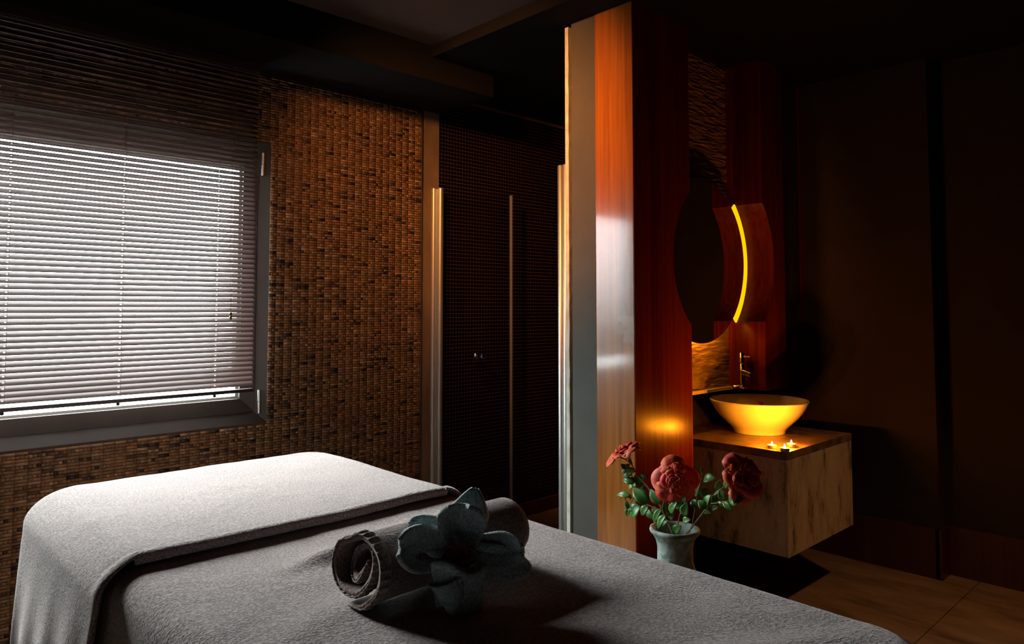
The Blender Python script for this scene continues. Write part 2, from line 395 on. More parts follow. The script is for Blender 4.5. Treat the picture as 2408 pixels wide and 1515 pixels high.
# ------------------------------------------------------------------ venetian blind
BX = -3.055; BY0, BY1 = .0, 1.352
blind = empty('venetian_blind', (BX, .4, 2.32), 'dark stained slatted blind hanging in front of the bright window', 'blind')
bx(BX-.022, BX+.022, BY0, BY1, 2.29, 2.331).build('head_rail', M['rail'], blind, bevel=.002)
cords = [1.189, .822, .455, .088]
HW = .0133; HT = .0011
ys = [BY0]
for c in sorted(cords): ys += [c-.003, c+.003]
ys += [BY1]
ws = [-HW, -.002, .002, HW]
tilt = R(42)
def sl(y, w_, s):   # w_ >0: outward (-x); outward edge is higher
    crown = .0012*(1-(w_/HW)**2)
    lx = -w_*math.cos(tilt) + (s*HT+crown)*math.sin(tilt); lz = w_*math.sin(tilt)+(s*HT+crown)*math.cos(tilt)
    return (lx, y, lz)
me_b = MB(); nY, nW = len(ys), len(ws)
for s in (1, -1):
    me_b.add([sl(y, w_, s) for y in ys for w_ in ws], [(i*nW+j, i*nW+j+1, (i+1)*nW+j+1, (i+1)*nW+j) for i in range(nY-1) for j in range(nW-1) if not (j == 1 and i % 2 == 1)])
base = nY*nW
side = []
for i in range(nY-1):
    for j in (0, nW-1): side.append((i*nW+j, (i+1)*nW+j, base+(i+1)*nW+j, base+i*nW+j))
for j in range(nW-1):
    for i in (0, nY-1): side.append((i*nW+j, i*nW+j+1, base+i*nW+j+1, base+i*nW+j))
me_b.f += side
slat = me_b.build('slat', M['slat'], blind); slat.location = (BX, 0, .925)
put(slat, blind); slat.location = (BX, 0, .925)
PITCH = .0211
k = 1
while .925+k*PITCH < 2.285:
    copyto(slat, blind, (BX, 0, .925+k*PITCH)); k += 1
bx(BX-.0125, BX+.0125, BY0, BY1, .888, .903).build('bottom_rail', M['rail'], blind, bevel=.002)
for c in cords:
    for sx in (-.0135, .0135):
        MB().tube([(BX+sx, c+.004*(1 if sx > 0 else -1), .90), (BX+sx, c, 2.29)], .0007, 5).build('ladder_cord', M['cord'], blind)
    MB().lathe([(0, -.008), (.006, -.006), (.007, 0), (.005, .004)], (BX, c, .884), 12).build('cord_button', M['rail'], blind, smooth=True)
lc = MB().tube([(BX+.02, 1.236, 2.29), (BX+.022, 1.234, 1.5), (BX+.022, 1.240, 1.24)], .0009, 5)
lc.tube([(BX+.02, 1.246, 2.29), (BX+.022, 1.249, 1.5), (BX+.022, 1.242, 1.24)], .0009, 5)
lco = lc.build('lift_cord', M['cord'], blind)
MB().lathe([(0,.0),(.005,.001),(.0065,.008),(.006,.014),(.003,.018),(.006,.021),(.0068,.026),(.0055,.031),(.001,.034)], (BX+.022, 1.241, 1.2), 14).build('tassel', M['bead'], lco, smooth=True)

# ------------------------------------------------------------------ outside
ter = None
for i in range(8):
    for j in range(9):
        o = bx(-4.6-i*1.0, -3.605-i*1.0, -4+j*1.0, -3.005+j*1.0, -.06, 0.0)
        if ter is None:
            ter = tag(bx(-12, -3.45, -5, 6, -.2, -.055).build('terrace', M['paving']), 'pale stone terrace outside the window', 'terrace')
        o.build('paving_slab', M['paving'], ter)
gd = tag(bx(-60, -12, -50, 50, -.3, -.2).build('forecourt', M['paving']), 'pale ground beyond the terrace', 'ground')

# ------------------------------------------------------------------ pillar
PX, PY = -1.66, 2.225
core = MB().box(-2.007, -1.70, 2.246, 2.47, 0, LO); core.box(-2.17, -2.02, 2.47, 4.0, 0, LO)
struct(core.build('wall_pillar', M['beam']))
struct(bx(-1.978, -1.848, PY+.002, 2.246, 0, LO).build('trim_7', M['grey_panel'], bevel=.001))
# ragged plaster edge left of the grey panel
mb = MB(); rr = random.Random(4); pts = []
zz = 0
outl = [(-2.009, 0)]; 
nz_ = 60
right = [(-1.990+.003*(noise.noise(Vector((0, 0, i*.7)))), 2.435*i/nz_) for i in range(nz_+1)]
poly = [(-2.009, 2.435), (-2.009, 0)]+[(max(-2.006, x+.002*noise.noise(Vector((5, 0, i*1.9)))), z) for i, (x, z) in enumerate(right)]
vs = []
mb.prism(poly, 1, 2.222, 2.246)
struct(mb.build('trim_8', M['plaster']))
# front veneer and side veneer (with the curved bite around the mirror)
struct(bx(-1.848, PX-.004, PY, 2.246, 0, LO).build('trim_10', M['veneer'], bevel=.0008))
YC, ZC = 2.882, 1.468
def arc(cy, cz, r, a0, a1, n): return [(cy+r*math.cos(a0+(a1-a0)*i/n), cz+r*math.sin(a0+(a1-a0)*i/n)) for i in range(n+1)]
YE = 2.615; rb = .372; cb = 2.86
ang = math.acos((cb-YE)/rb)
poly = [(PY+.001, 0), (YE, 0)]+arc(cb, 1.46, rb, math.pi+ang, math.pi-ang, 40)+[(YE, LO), (PY+.001, LO)]
struct(MB().prism(poly, 0, -1.70, PX).build('trim_11', M['veneer_amber_shade']))

# niche back, grasscloth panel, ledge
struct(bx(-2.02, -1.945, 2.47, 3.80, 0, LO).build('wall_niche', M['dark_wall']))
rows = []
for i in range(420):
    z = .872+(LO-.872)*i/419; row = []
    for j in range(90):
        y = 2.50+.70*j/89
        h = .8*noise.noise(Vector((y*14, z*95, 1.3)))+.5*noise.noise(Vector((y*30, z*190, 4.)))+.4*noise.noise(Vector((y*6, z*30, 8.)))
        row.append((-1.822+(.0055*h-.001), y, z))
    rows.append(row)
mb = MB().grid(rows); mb.box(-1.945, -1.828, 2.50, 3.20, .872, LO)
struct(mb.build('trim_12', M['rough_panel']))
struct(bx(-1.945, -1.803, 2.50, 3.2, .858, .872).build('trim_13', M['ledge'], bevel=.001))
# wing on the right of the niche with a concave bulge hugging the mirror
RB = .425; YW = 3.20
a = math.acos((YW-YC)/RB)
poly = [(YW, .862)]+arc(YC, ZC, RB, -a, a, 48)+[(YW, LO), (3.42, LO), (3.42, .862)]
struct(MB().prism(poly, 0, -1.945, -1.637).build('trim_14', M['veneer_amber_shade']))
struct(bx(-1.945, -1.705, 3.42, 3.765, 0, LO).build('trim_15', M['dark_wall']))
struct(bx(-1.705, -1.699, 3.735, 3.765, .225, LO).build('trim_16', M['veneer_amber_shade']))

# ------------------------------------------------------------------ round backlit mirror
mir = empty('round_mirror', (-1.775, YC, ZC), 'large round mirror set in the niche, glowing amber from behind along its right rim', 'mirror')
prof = MB(); RM = .378
def disc(x0, x1, r, n=96):
    return MB().prism([(YC+r*math.cos(2*math.pi*i/n), ZC+r*math.sin(2*math.pi*i/n)) for i in range(n)], 0, x0, x1)
disc(-1.776, -1.770, RM).build('mirror_pane', M['mirror'], mir)
disc(-1.790, -1.7765, RM-.06).build('backing', M['mirror_back'], mir)
for a0, a1 in ((-150, -58),):
    MB().tube([(-1.800, YC+(RM-.022)*math.cos(R(t)), ZC+(RM-.022)*math.sin(R(t))) for t in np.linspace(a0, a1, 40)], .006, 8).build('light_tube', M['led'], mir, smooth=True)
MB().prism(arc(YC, ZC, RB-.003, R(-43), R(43), 40)+arc(YC, ZC, RM-.005, R(43), R(-43), 40), 0, -1.782, -1.774).build('light_panel', M['slit'], mir)

# ------------------------------------------------------------------ shower screen
sh = empty('shower_screen', (-2.7, 2.42, 0), 'glass shower doors in aluminium profiles between mosaic wall and pillar', 'shower')
def prof_(x, y, r, z1=1.91, rz=0.):
    m_ = MB(); pr_ = []
    m_.tube([(x, y, .03), (x, y, z1-.006), (x, y, z1-.0015)], [r, r, r*.75], 16)
    return m_
prof_(-3.128, 2.388, .0165).build('wall_profile', M['alu2'], sh, smooth=True)
prof_(-3.100, 2.412, .0165).build('door_profile', M['alu2'], sh, smooth=True)
bx(-3.148, -3.10, 2.392, 2.412, .03, 1.9).build('wall_profile', M['alu2'], sh)
prof_(-2.2255, 2.43, .0145).build('door_profile', M['alu2'], sh, smooth=True)
prof_(-2.196, 2.43, .0135).build('wall_profile', M['alu2'], sh, smooth=True)
d0, d1 = Vector((-3.092, 2.425, 0)), Vector((-3.037, 2.878, 0)); dn = Vector((d1.y-d0.y, d0.x-d1.x, 0)).normalized()
mb = MB(); q = [d0+dn*.003, d1+dn*.003, d1-dn*.003, d0-dn*.003]
mb.prism([(p.x, p.y) for p in q], 2, .05, 1.90)
leaf_ = mb.build('door_glass', M['door_glass'], sh)
mb = MB(); e0 = d1; q = [e0+dn*.009, e0+dn*.009+(d1-d0).normalized()*.012, e0-dn*.009+(d1-d0).normalized()*.012, e0-dn*.009]
mb.prism([(p.x, p.y) for p in q], 2, .05, 1.91); mb.build('edge_profile', M['alu2'], sh, bevel=.002)
kp = d0.lerp(d1, .62); kp.z = 1.0
kp = Vector((-3.063, 2.665, .985))
for s in (1, -1):
    a_ = kp+dn*(.004*s); mb = MB().tube([a_, a_+dn*(.02*s)], .007, 12)
    mb.tube([a_+dn*(.018*s), a_+dn*(.023*s), a_+dn*(.034*s), a_+dn*(.038*s)], [.012, .017, .017, .012], 20)
    mb.build('door_knob', M['chrome'], leaf_, smooth=True)
MB().tube([(-3.095, 2.487, 1.025), (-3.080, 2.487, 1.025)], .0055, 12).build('screw_cap', M['chrome'], leaf_, smooth=True)
bx(-3.15, -2.18, 2.40, 2.46, 0, .03).build('threshold', M['alu2'], sh)

# ------------------------------------------------------------------ vanity
VX0, VX1, VY0, VY1, VZ0, VZ1 = -1.943, -1.332, 2.768, 3.405, .270, .680
van = empty('vanity_cabinet', ((VX0+VX1)/2, (VY0+VY1)/2, VZ0), 'floating cube washstand clad in speckled travertine, under the white basin', 'cabinet')
# wall hung cabinet carcass in front of the niche
bx(VX0+.005, VX1-.012, VY0+.012, VY1-.012, VZ0+.005, VZ1-.032).build('carcass', M['cushion'], van)
bx(VX0, VX1-.0125, VY0, VY0+.012, VZ0, VZ1-.0315).build('side_panel', M['vanity'], van, bevel=.0008)
bx(VX1-.012, VX1, VY0, VY1, VZ0, VZ1-.0315).build('front_panel', M['vanity'], van, bevel=.0008)
bx(VX0, VX1-.0125, VY1-.012, VY1, VZ0, VZ1-.0315).build('side_panel', M['vanity'], van, bevel=.0008)
bx(VX0, VX1+.001, VY0-.001, VY1+.001, VZ1-.031, VZ1).build('countertop', M['counter'], van, bevel=.0015)

# ------------------------------------------------------------------ basin
BC = (-1.640, 3.135, VZ1)
prof = [(.0, .004), (.108, .004), (.110, 0), (.1145, .0012), (.115, .006), (.1165, .014), (.124, .024), (.138, .038), (.156, .055), (.175, .074), (.191, .094), (.203, .113), (.213, .134), (.219, .146), (.2185, .150), (.214, .1505), (.209, .147),
        (.196, .116), (.170, .080), (.136, .050), (.096, .034), (.05, .030), (.022, .028), (.0, .028)]
prof = [(r, z*1.0) for r, z in prof]
basin = empty('wash_basin', BC, 'white porcelain bowl basin glowing yellow in the candlelight on the stone washstand', 'basin')
MB().lathe(prof, BC, 96).build('bowl', M['porcelain'], basin, smooth='all')
MB().lathe([(0, .0315), (.018, .0315), (.021, .029), (.021, .026)], BC, 24).build('drain', M['chrome'], basin, smooth=True)
d_ = Vector((-.75, -.66, 0)).normalized()
for k_, (dz, rr_) in enumerate(((.112, .0085), (.130, .006))):
    pass
p0 = Vector(BC)+d_*.180+Vector((0, 0, .112)); nrm = Vector((-d_.x, -d_.y, .55)).normalized()
MB().tube([p0-nrm*.004, p0+nrm*.006], .010, 20).build('overflow_hole', M['wick'], basin, smooth=True)
# blossom lying inside the basin
def petal_sheet(base, tip, width, up, cup=.3, curl=.0, nu=7, nv=5, wexp=.8, arch=0., taper=.0):
    base = Vector(base); tip = Vector(tip); ax = tip-base; Lg = ax.length; ax = ax/Lg; up = Vector(up); up = (up-ax*up.dot(ax)).normalized(); sd = ax.cross(up)
    rows = []
    for i in range(nu):
        t = i/(nu-1); w_ = width*(math.sin(math.pi*min(1, .06+.94*t**wexp))**.7+taper*(1-t))*.5
        row = []
        for j in range(nv):
            s = -1+2*j/(nv-1)
            row.append(base+ax*(Lg*t)+sd*(w_*s)+up*(cup*w_*(s*s)+arch*Lg*math.sin(math.pi*t)-curl*Lg*t**3))
        rows.append(row)
    return rows
bl = empty('blossom', (-1.615, 3.17, .76), 'small red and cream blossom floating inside the white basin', 'blossom')
bc = Vector((-1.63, 3.19, .775)) 
for dx, dy, dz in ((-.035,-.03,.045), (-.03,-.045,.018), (.03,.0,-.018), (.022,.035,-.012), (-.005,-.02,-.022), (.01,-.028,-.03)):
    MB().grid(petal_sheet(bc, bc+Vector((dx,dy,dz)), .024, (.3,-.5,.9), .5, .1)).build('petal', M['petal'], bl, smooth='all', solid=.0008)
MB().tube([bc, bc+Vector((-.012, -.008, .028)), bc+Vector((-.018, -.012, .038))], [.0012, .001, .0022], 6).build('stamen', M['wick'], bl)

# ------------------------------------------------------------------ tap
tap = empty('wall_tap', (-1.725, YW, .87), 'chrome tap on the veneered wood behind the white basin', 'tap')
tx, ty = -1.727, 3.150
MB().tube([(tx, ty, .872), (tx, ty, .877), (tx, ty, .985), (tx, ty, .987)], [.010, .0145, .0145, .013], 24).build('tap_body', M['chrome'], tap, smooth=True)
MB().tube([(tx, ty, .989), (tx, ty, .991), (tx, ty, 1.036), (tx, ty, 1.040)], [.012, .0150, .0150, .012], 24).build('tap_handle', M['chrome'], tap, smooth=True)
MB().tube([(tx, ty, 1.022), (tx+.05, ty-.012, 1.020)], .0055, 12).build('lever', M['chrome'], tap, smooth=True)
MB().tube([(tx, ty, .950), (tx+.052, ty-.035, .944), (tx+.075, ty-.05, .942)], [.0125, .0125, .0125], 20).build('spout', M['chrome'], tap, smooth=True)
MB().tube([(tx-.004, ty, .90), (tx-.004, YW, .90)], .008, 12).build('wall_mount', M['chrome'], tap, smooth=True)
MB().tube([(tx-.004, ty, .99), (tx-.004, YW, .99)], .008, 12).build('wall_mount', M['chrome'], tap, smooth=True)
bx(tx-.045, tx-.024, YW-.006, YW, .95, 1.04).build('back_plate', M['veneer_amber_shade'], tap)
MB().tube([(tx-.010, ty, .885), (tx-.030, ty-.004, .880), (tx-.040, ty-.004, .878)], [.003, .004, .0075], 12).build('drain_knob', M['chrome'], tap, smooth=True)

# ------------------------------------------------------------------ tea lights
for (x, y, lab) in ((-1.415, 2.812, 'lit tea light on the washstand, left one of the three'), (-1.352, 2.792, 'lit tea light nearest the washstand corner, middle of the three'), (-1.374, 2.897, 'lit tea light behind the other two, right one of the three')):
    c = empty('tea_light', (x, y, VZ1), lab, 'candle', 'lit tea lights in front of the basin')
    MB().lathe([(0, .0), (.0165, 0), (.0185, .002), (.0188, .013), (.0182, .013), (.0178, .004), (0, .004)], (x, y, VZ1), 28).build('cup', M['tealight'], c, smooth=True)
    MB().lathe([(.0176, .0045), (.0176, .0100), (.012, .0092), (0, .0092)], (x, y, VZ1), 24).build('wax', M['wax'], c, smooth=True)
    MB().tube([(x, y, VZ1+.009), (x, y, VZ1+.015)], .0008, 6).build('wick', M['wick'], c)
    MB().lathe([(0, .012), (.0026, .014), (.0034, .017), (.0028, .021), (.0014, .025), (0, .028)], (x, y, VZ1), 14).build('flame', M['flame'], c, smooth='all')
    l = light('flame_light', 'POINT', (x, y, VZ1+.024), 5., (1.0, .27, .003), shadow_soft_size=.006)

# ------------------------------------------------------------------ massage table and blankets
BX0, BX1, BYa, BYb, BZ = -2.285, -.335, .395, 1.262, .742
tb = empty('massage_table', (-1.3, .83, 0), 'massage table hidden under the fleece blankets in front of the window', 'table')
bx(BX0+.03, BX1-.03, BYa+.03, BYb-.03, .66, .73).build('cushion', M['cushion'], tb, bevel=.02)
bx(BX0+.10, BX1-.10, BYa+.08, BYb-.08, .58, .66).build('frame', M['darkwood'], tb)
for lx in (BX0+.14, BX1-.14):
    for ly in (BYa+.12, BYb-.12):
        bx(lx-.03, lx+.03, ly-.03, ly+.03, 0, .58).build('leg', M['darkwood'], tb)

def fbm(x, y, s, k=0.):
    return noise.noise(Vector((x*s, y*s, k)))+.5*noise.noise(Vector((x*s*2.1, y*s*2.1, k+3)))
def top_wr(x, y):
    h = .004*fbm(x, y, 3.2, 1.)+.0022*fbm(x, y, 9., 2.)
    # soft fold running across behind the rolled towel
    g = lambda v, c, s: math.exp(-((v-c)/s)**2)
    h += .020*g(x, -1.335-.10*(y-.85), .030)*(1/(1+math.exp(-(y-.70)/.03)))*(1/(1+math.exp((y-1.20)/.03)))
    h += .006*g(x+.35*y, -.86, .05)*g(y, .62, .16)+.008*g(x-.5*y, -1.03, .04)*g(y, 1.0, .14)+.006*g(x-.8*y, -.85, .04)*g(y, .62, .14)
    return h
def drape(name, mat, x0, x1, y0, y1, z, Rp, r, drop, off=0., cutx=None, step=.010, wr=None, seed=0., foldamp=.03, zmin=.03):
    ix0, ix1, iy0, iy1 = x0+Rp, x1-Rp, y0+Rp, y1-Rp
    Lr = (Rp-r)+r*math.pi/2
    def axis(a0, a1, d0, d1):
        L0, L1 = Lr+d0, Lr+d1
        out = [a0-L0+i*step for i in range(int(L0/step)+1)]
        n = int((a1-a0)/step); out += [a0+(a1-a0)*i/n for i in range(1, n)]
        if d1 is not None: out += [a1+i*step for i in range(int(L1/step)+1)]
        return out
    S = axis(ix0, ix1, drop['xm'], drop['xp']); Tt = axis(iy0, iy1, drop['ym'], drop['yp'])
    if cutx is not None: S = [s for s in S if s < cutx-.004]+[cutx]
    rows = []
    def pt(s, t, lift=0.):
        cx, cy = min(max(s, ix0), ix1), min(max(t, iy0), iy1)
        dx, dy = s-cx, t-cy; d = math.hypot(dx, dy)
        if d < 1e-9: ux, uy = 0, 0
        else: ux, uy = dx/d, dy/d
        if d <= Rp-r: hx = d; zz = 0; dep = 0; nrm = 0
        elif d <= Lr: q = (d-(Rp-r))/r; hx = Rp-r+r*math.sin(q); zz = -r*(1-math.cos(q)); dep = 0; nrm = math.sin(q)
        else: dep = d-Lr; hx = Rp; zz = -r-dep; nrm = 1
        # folds grow with depth
        if dep > 0:
            par = (cx*uy*uy-cy*ux*ux)+.18*math.atan2(uy, ux)
            amp = foldamp*min(1, dep/.25)
            f = noise.noise(Vector((par*7., seed, 0)))+.5*math.sin(par*34+seed)*min(1, dep/.3)+.35*math.sin(math.atan2(uy, ux)*6)*(abs(ux*uy)*2)
            hx += (amp*(f*.8+.55)+.06*dep)*(.25 if ux < -.15 else .5)
        o = off*(1 if True else 0)+lift
        x = cx+ux*(hx+o*nrm); y = cy+uy*(hx+o*nrm)
        zt = z+zz+o*(1-nrm)+(wr(x, y)*(1-nrm) if wr else 0)
        return x, y, max(zmin, zt), dep
    for s in S:
        row = []
        for t in Tt:
            x, y, zt, dep = pt(s, t)
            if cutx is not None:
                wgt = math.exp(-max(0, cutx-s)/.35)
                x -= wgt*(.22*dep+.25*dep*dep)
                e = cutx-s
                zt += (.006*math.exp(-((e-.010)/.010)**2)-.003*math.exp(-((e-.034)/.004)**2)-.003*math.exp(-((e-.044)/.003)**2))*(1 if dep == 0 else 0)
                zt += .004*math.exp(-(e/.06)**2)*noise.noise(Vector((t*5, 3, 1)))
            row.append((x, y, zt))
        rows.append(row)
    if cutx is not None:   # rounded folded edge turning under
        last = rows[-1]
        for q, (ex, ez) in enumerate(((.004, -.003), (.006, -.008), (.005, -.014), (.001, -.018), (-.008, -.0195))):
            row = []
            for (x, y, zz_), t in zip(last, Tt):
                dd = 0
                row.append((x+ex, y+(.0 if BYa+.05 < y < BYb-.05 else (.6*(-ez) if y < .8 else -.6*(-ez))), zz_+(ez if BYa+.05 < y < BYb-.05 else 0)))
            rows.append(row)
    return MB().grid(rows).build(name, mat, None, smooth='all', solid=.004, offset=-1)
b1 = drape('blanket', M['blanket'], BX0+.01, BX1, BYa+.012, BYb-.008, BZ+.008, .13, .045, dict(xm=.30, xp=.34, ym=.34, yp=.34), wr=top_wr, seed=2.)
tag(b1, 'pink-grey fleece blanket covering the whole massage table, under the towels', 'blanket')
def wr2(x, y): return top_wr(x, y)*.8
b2 = drape('blanket', M['blanket'], BX0, BX1, BYa, BYb, BZ+.012, .12, .050, dict(xm=.45, xp=.3, ym=.52, yp=.40), off=.018, cutx=-1.515, wr=wr2, seed=5., foldamp=.035)
tag(b2, 'folded fleece blanket laid over the window end of the table, brightly lit', 'blanket')

# ------------------------------------------------------------------ rolled towel
roll = empty('rolled_towel', (-1.085, .83, .755), 'dusty pink towel rolled up with ribbed hem, lying across the fleece blanket', 'towel')
def spiral(u):   # u 0 (outer end) .. 1 (core) -> angle, radius factor
    turns = 2.35; th = -1.45+turns*2*math.pi*u; return th, 1.0-.80*u
def rollpt(u, y, extra=0.):
    th, f = spiral(u)
    a_, b_ = .088, .058
    dent = 1-.16*math.exp(-((math.sin(.5*(th-2.05)))/.16)**2)*f
    wob = 1+.05*noise.noise(Vector((math.cos(th)*1.5, math.sin(th)*1.5, y*5)))
    rr_ = (f*dent*wob)
    x = -1.088+(a_*rr_+extra)*math.cos(th)-.02*(y-.83); z = .812+(b_*rr_+extra)*math.sin(th)
    return Vector((x, y, max(z, .757+.003*(1-f))))
YA, YB = .655, 1.005
rows = []
for i in range(121):
    u = i/120; th, f = spiral(u)
    ya = YA+.020*math.sin(th*.9+1)*(1-.3*u)+.03*u-.012*math.cos(th); yb = YB+.012*math.sin(th*1.3)
    rows.append([rollpt(u, ya+(yb-ya)*j/24) for j in range(25)])
MB().grid(rows).build('towel_cloth', M['towel'], roll, smooth='all', solid=.007, offset=0)
rows = []; n_ = 900
for i in range(n_):
    u = i/(n_-1); th, f = spiral(u)
    ya = YA+.020*math.sin(th*.9+1)*(1-.3*u)+.03*u-.012*math.cos(th)
    rib = .0034*max(0, math.sin(i*2*math.pi*64/n_))
    rows.append([rollpt(u, ya-.003+.022*j/5, .0045+rib*(1 if 0 < j < 5 else .2)) for j in range(6)])
MB().grid(rows).build('hem_band', M['hem'], roll, smooth='all', solid=.002, offset=0)

# ------------------------------------------------------------------ washcloth folded as a flower
fw = empty('flower_folded_washcloth', (-.95, .80, .76), 'pale mint washcloth folded like an open flower, leaning on the rolled towel', 'towel')
Rv = Vector((.69, .724, 0)); Fv = Vector((-.724, .690, 0)); Uv = Vector((0, 0, 1))
Cf = Vector((-.962, .795, .838))
def fpetal(tip, width, bulge, cup, curl, point=.0, seed=0., name='petal'):
    tipv = Rv*tip[0]+Uv*tip[1]+Fv*tip[2]; Lg = tipv.length; ax = tipv.normalized()
    nrm = (-Fv+Uv*.35); nrm = (nrm-ax*nrm.dot(ax)).normalized(); sd = ax.cross(nrm)
    rows = []
    for i in range(23):
        t = i/22
        w_ = width*.5*(.42+.62*math.sin(math.pi*min(.5, t*.72)))
        if t > .62: w_ *= math.sqrt(max(.0, 1-((t-.62)/.40)**2))*(1-point)+point*(1-(t-.62)/.40)
        row = []
        for j in range(17):
            s = -1+2*j/16
            rim = max(0, abs(s)-.72)/.28
            n_off = cup*width*(abs(s)**2.0)*(.5+.7*t)-bulge*Lg*math.sin(math.pi*t*.9)-curl*Lg*t**3
            n_off += .007*math.exp(-((s-.25-.2*math.sin(3*t+seed))/.10)**2)*t-.005*math.exp(-((s+.35)/.12)**2)*(1-t)
            n_off += .005*noise.noise(Vector((t*3+seed, s*1.6, seed)))-.008*rim*rim*rim
            row.append(Cf+ax*(Lg*t)+sd*(w_*s*(1-.10*rim))+nrm*n_off)
        rows.append(row)
    return MB().grid(rows).build(name, M['wash'], fw, smooth='all', solid=.0075, offset=0)
fpetal((.022, .094, .045), .070, .02, .12, .10, .75, 1.)
fpetal((.004, .076, .012), .092, .20, .36, -.30, .0, 2.)
fpetal((-.100, .006, -.004), .084, .22, .38, -.30, .0, 3.)
fpetal((-.094, .034, .034), .066, .06, .15, .05, .2, 4.)
fpetal((.108, .002, -.010), .066, .18, .30, -.25, .1, 5.)
fpetal((.116, -.024, -.022), .058, .05, .15, .15, .5, 6.)
# lower cup petal: stands in front, pointing up-right, its pouch hanging down
rows = []
for i in range(19):
    t = i/18
    row = []
    for j in range(15):
        s = j/14
        # s: from upper rim (0) down the pouch to the base (1); t: left -> right
        rim = Rv*(-.050+.078*t)+Uv*(-.044+.034*t**1.1)
        bot = Rv*(-.028+.044*t)+Uv*(-.060-.024*math.sin(math.pi*(.05+.9*t)))
        p = rim.lerp(bot, s)
        out = -.050-.026*math.sin(math.pi*t)*math.sin(math.pi*(.25+.6*s))+.008*s
        out += .0035*math.sin(s*17+2*t)*math.exp(-((s-.7)/.3)**2)
        out += .040*(1-math.sin(math.pi*min(1, .15+.85*t)))*.8
        row.append(Cf+p+Fv*out)
    rows.append(row)
MB().grid(rows).build('petal', M['wash'], fw, smooth='all', solid=.006, offset=0)
rows = [[Cf+Rv*((-.045+.09*t)*math.cos(.0)*(1-.2*s))+Uv*(-.010-.075*s+.01*math.sin(6*t))+Fv*(-.015-.030*math.sin(math.pi*t)*(1-s*.5)-.012) for s in [j/8 for j in range(9)]] for t in [i/12 for i in range(13)]]
MB().grid(rows).build('cloth_base', M['wash'], fw, smooth='all', solid=.008, offset=0)
rf = empty('blossom', tuple(Cf+Uv*-.01-Fv*.02), 'dark red blossom tucked in the heart of the folded mint washcloth', 'blossom')
cc = Cf-Fv*.018
for k_ in range(6):
    a_ = k_*math.pi/3+.3
    MB().grid(petal_sheet(cc, cc+Rv*(.034*math.cos(a_))+Uv*(.024*math.sin(a_))-Fv*.012, .028, -Fv+Uv*.2, .4, .1)).build('petal', M['red_cloth'], rf, smooth='all', solid=.0012)

# ------------------------------------------------------------------ vase and roses
VC = (-1.345, 2.005, 0)
vase = empty('flower_vase', VC, 'weathered green-grey floor vase with flared rim, standing behind the massage table', 'vase')
vp = [(0, 0), (.085, 0), (.090, .01), (.075, .03), (.085, .08), (.115, .18), (.120, .26), (.100, .34), (.068, .40), (.056, .44), (.0555, .48), (.060, .505), (.070, .522), (.0785, .530), (.0805, .536), (.079, .542), (.073, .544),
      (.066, .538), (.055, .515), (.050, .48), (.050, .44)]
MB().lathe(vp, VC, 64).build('vase_body', M['vase'], vase, smooth='all')
MB().lathe([(0, .502), (.03, .500), (.0515, .497)], VC, 32).build('moss', M['soil'], vase, smooth=True)

